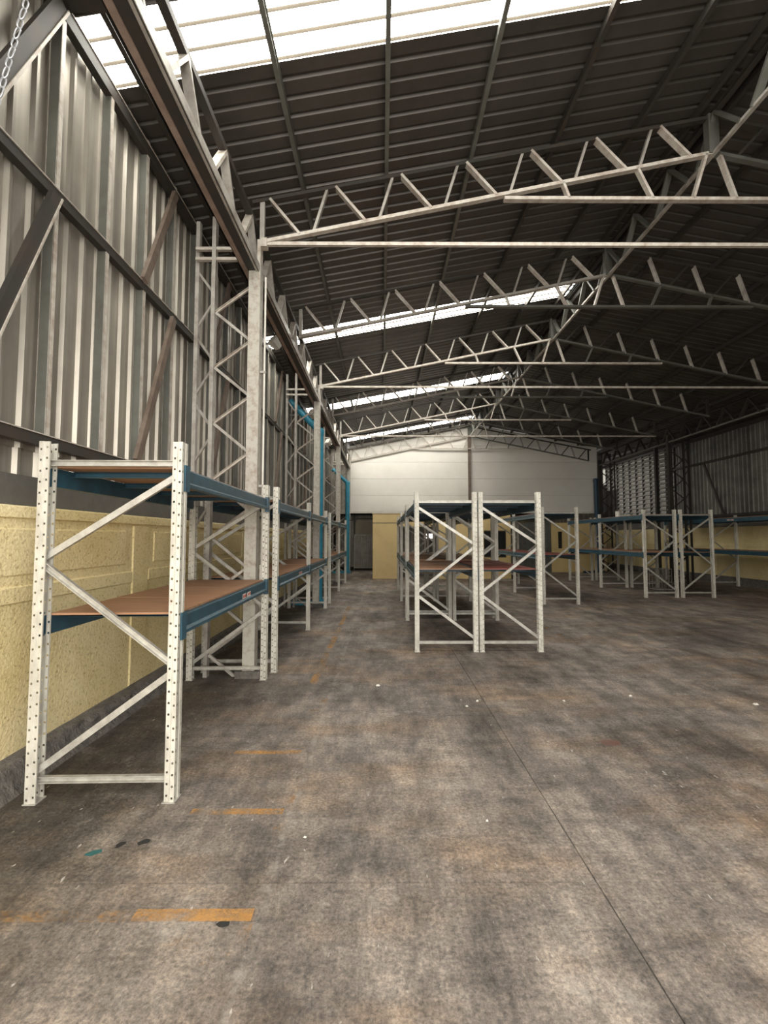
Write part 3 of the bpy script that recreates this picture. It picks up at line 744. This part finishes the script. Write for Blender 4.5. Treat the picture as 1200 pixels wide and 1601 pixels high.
t = thing('wall_fan', 'small round dark fan beside the far left blue downpipe', 'fan', (-1.36, 22.5, 2.62))
m = MB(); n = 20
for r in (.15, .11, .06):
    for k in range(n):
        a, b = 2*PI*k/n, 2*PI*(k+1)/n; m.bar((r*math.cos(a),-.05,r*math.sin(a)), (r*math.cos(b),-.05,r*math.sin(b)), .01, .01, (0,1,0))
m.put('cage', M['dark_steel'], t)
m = MB()
for k in range(3):
    a = 2*PI*k/3; m.quad([(0,-.02,0), (.13*math.cos(a),-.04,.13*math.sin(a)), (.13*math.cos(a+.9),0,.13*math.sin(a+.9))])
    m.quad([(0,-.018,0), (.13*math.cos(a+.9),.002,.13*math.sin(a+.9)), (.13*math.cos(a),-.038,.13*math.sin(a))])
m.put('blade_set', M['oil'], t)
m = MB(); m.box(-.05, .05, 0, .12, -.05, .05); m.box(-.30, 0, .05, .09, -.02, .02); m.put('motor_arm', M['oil'], t)

t = thing('paint_can', 'small white can on the top shelf of the rack left of the louvres', 'can', (7.95, 15.2, 2.436))
m = MB(); m.lathe([(.075,0),(.08,.01),(.08,.17),(.076,.18)], n=16); m.put('can_body', M['white'], t)
m = MB(); m.lathe([(.082,.18),(.082,.195),(.06,.197)], n=16); m.put('lid', M['cap'], t)
m = MB(); m.tube([(.08*math.cos(a),0,.17+.09*math.sin(a)) for a in [PI*k/8 for k in range(9)]], .004, 5); m.put('handle', M['steel'], t)
t = thing('desk_fan', 'small dark round-headed fan on the middle shelf in front of the right wall', 'fan', (9.22, 14.6, 1.326))
m = MB(); m.lathe([(.09,0),(.09,.02),(.03,.04),(.02,.08)], n=14); m.put('base', M['oil'], t)
m = MB(); n = 18
for r in (.10, .06):
    for k in range(n):
        a, b = 2*PI*k/n, 2*PI*(k+1)/n; m.bar((r*math.cos(a),-.04,.19+r*math.sin(a)), (r*math.cos(b),-.04,.19+r*math.sin(b)), .012, .012, (0,1,0))
m.put('cage', M['dark_steel'], t)
m = MB(); m.lathe([(.035,-.05),(.04,0),(.03,.06)], (0,0,0), 10); m.put('motor', M['rust_steel'], t, (0,0,.19), (PI/2,0,0))
m = MB()
for k in range(3):
    a = 2*PI*k/3+.3; m.quad([(0,-.055,.19), (.085*math.cos(a),-.06,.19+.085*math.sin(a)), (.085*math.cos(a+.8),-.05,.19+.085*math.sin(a+.8))])
m.put('blade_set', M['white'], t)
t = thing('wire_crate', 'pale wire crate on the floor under the rack before the right wall', 'crate', (9.25, 15.1, 0))
m = MB()
for z in (.05, .28, .5, .72):
    for p, q in (((-.25,-.2),(.25,-.2)),((.25,-.2),(.25,.2)),((.25,.2),(-.25,.2)),((-.25,.2),(-.25,-.2))): m.bar((*p,z),(*q,z),.015,.015)
m.put('wire_hoops', M['steel'], t)
m = MB()
for k in range(6):
    x = -.25+.1*k
    for y in (-.2,.2): m.bar((x,y,0),(x,y,.72),.012,.012,(0,1,0))
m.box(-.25,.25,-.2,.2,.03,.05); m.put('wire_uprights', M['steel'], t)
# plaster chips on the floor
ch = MB(); ch.v = [(-.016,-.01,0),(.014,-.013,0),(.018,.009,0),(-.010,.012,0),(-.008,-.004,.009),(.008,-.005,.011),(.009,.005,.007),(-.005,.006,.01)]
ch.f = [(0,1,5,4),(1,2,6,5),(2,3,7,6),(3,0,4,7),(4,5,6,7),(0,3,2,1)]; ch.m = [0]*6
chm = ch.mesh('plaster_chip', M['chip'])
for i, (x, y, s, lb) in enumerate((
    (-.05, 5.46, 1.6, 'white plaster chip lying alone in the aisle left of the middle racks'),
    (1.02, 4.95, 1.2, 'white plaster chip behind the crossing of the floor joints'),
    (.88, 4.80, .9, 'small white plaster chip just left of the crossing of the floor joints'),
    (2.75, 5.10, 1.2, 'white plaster chip behind the cross joint, midway to the right edge'),
    (1.95, 4.95, .9, 'small white plaster chip just behind the cross joint of the floor'),
    (3.92, 4.84, 1.6, 'large white plaster chip near the right edge of the picture'),
    (.65, 2.90, .6, 'tiny white plaster chip on the foreground floor left of the long joint'),
    (-.45, 2.75, .6, 'tiny white plaster chip on the floor beside the second orange line'))):
    o = put('plaster_chip', chm, None, (x, y, 0), (0,0,i*1.3)); o.scale = (s,s,s)
    o['label'] = lb; o['category'] = 'chip'; o['group'] = 'white plaster chips scattered on the floor'
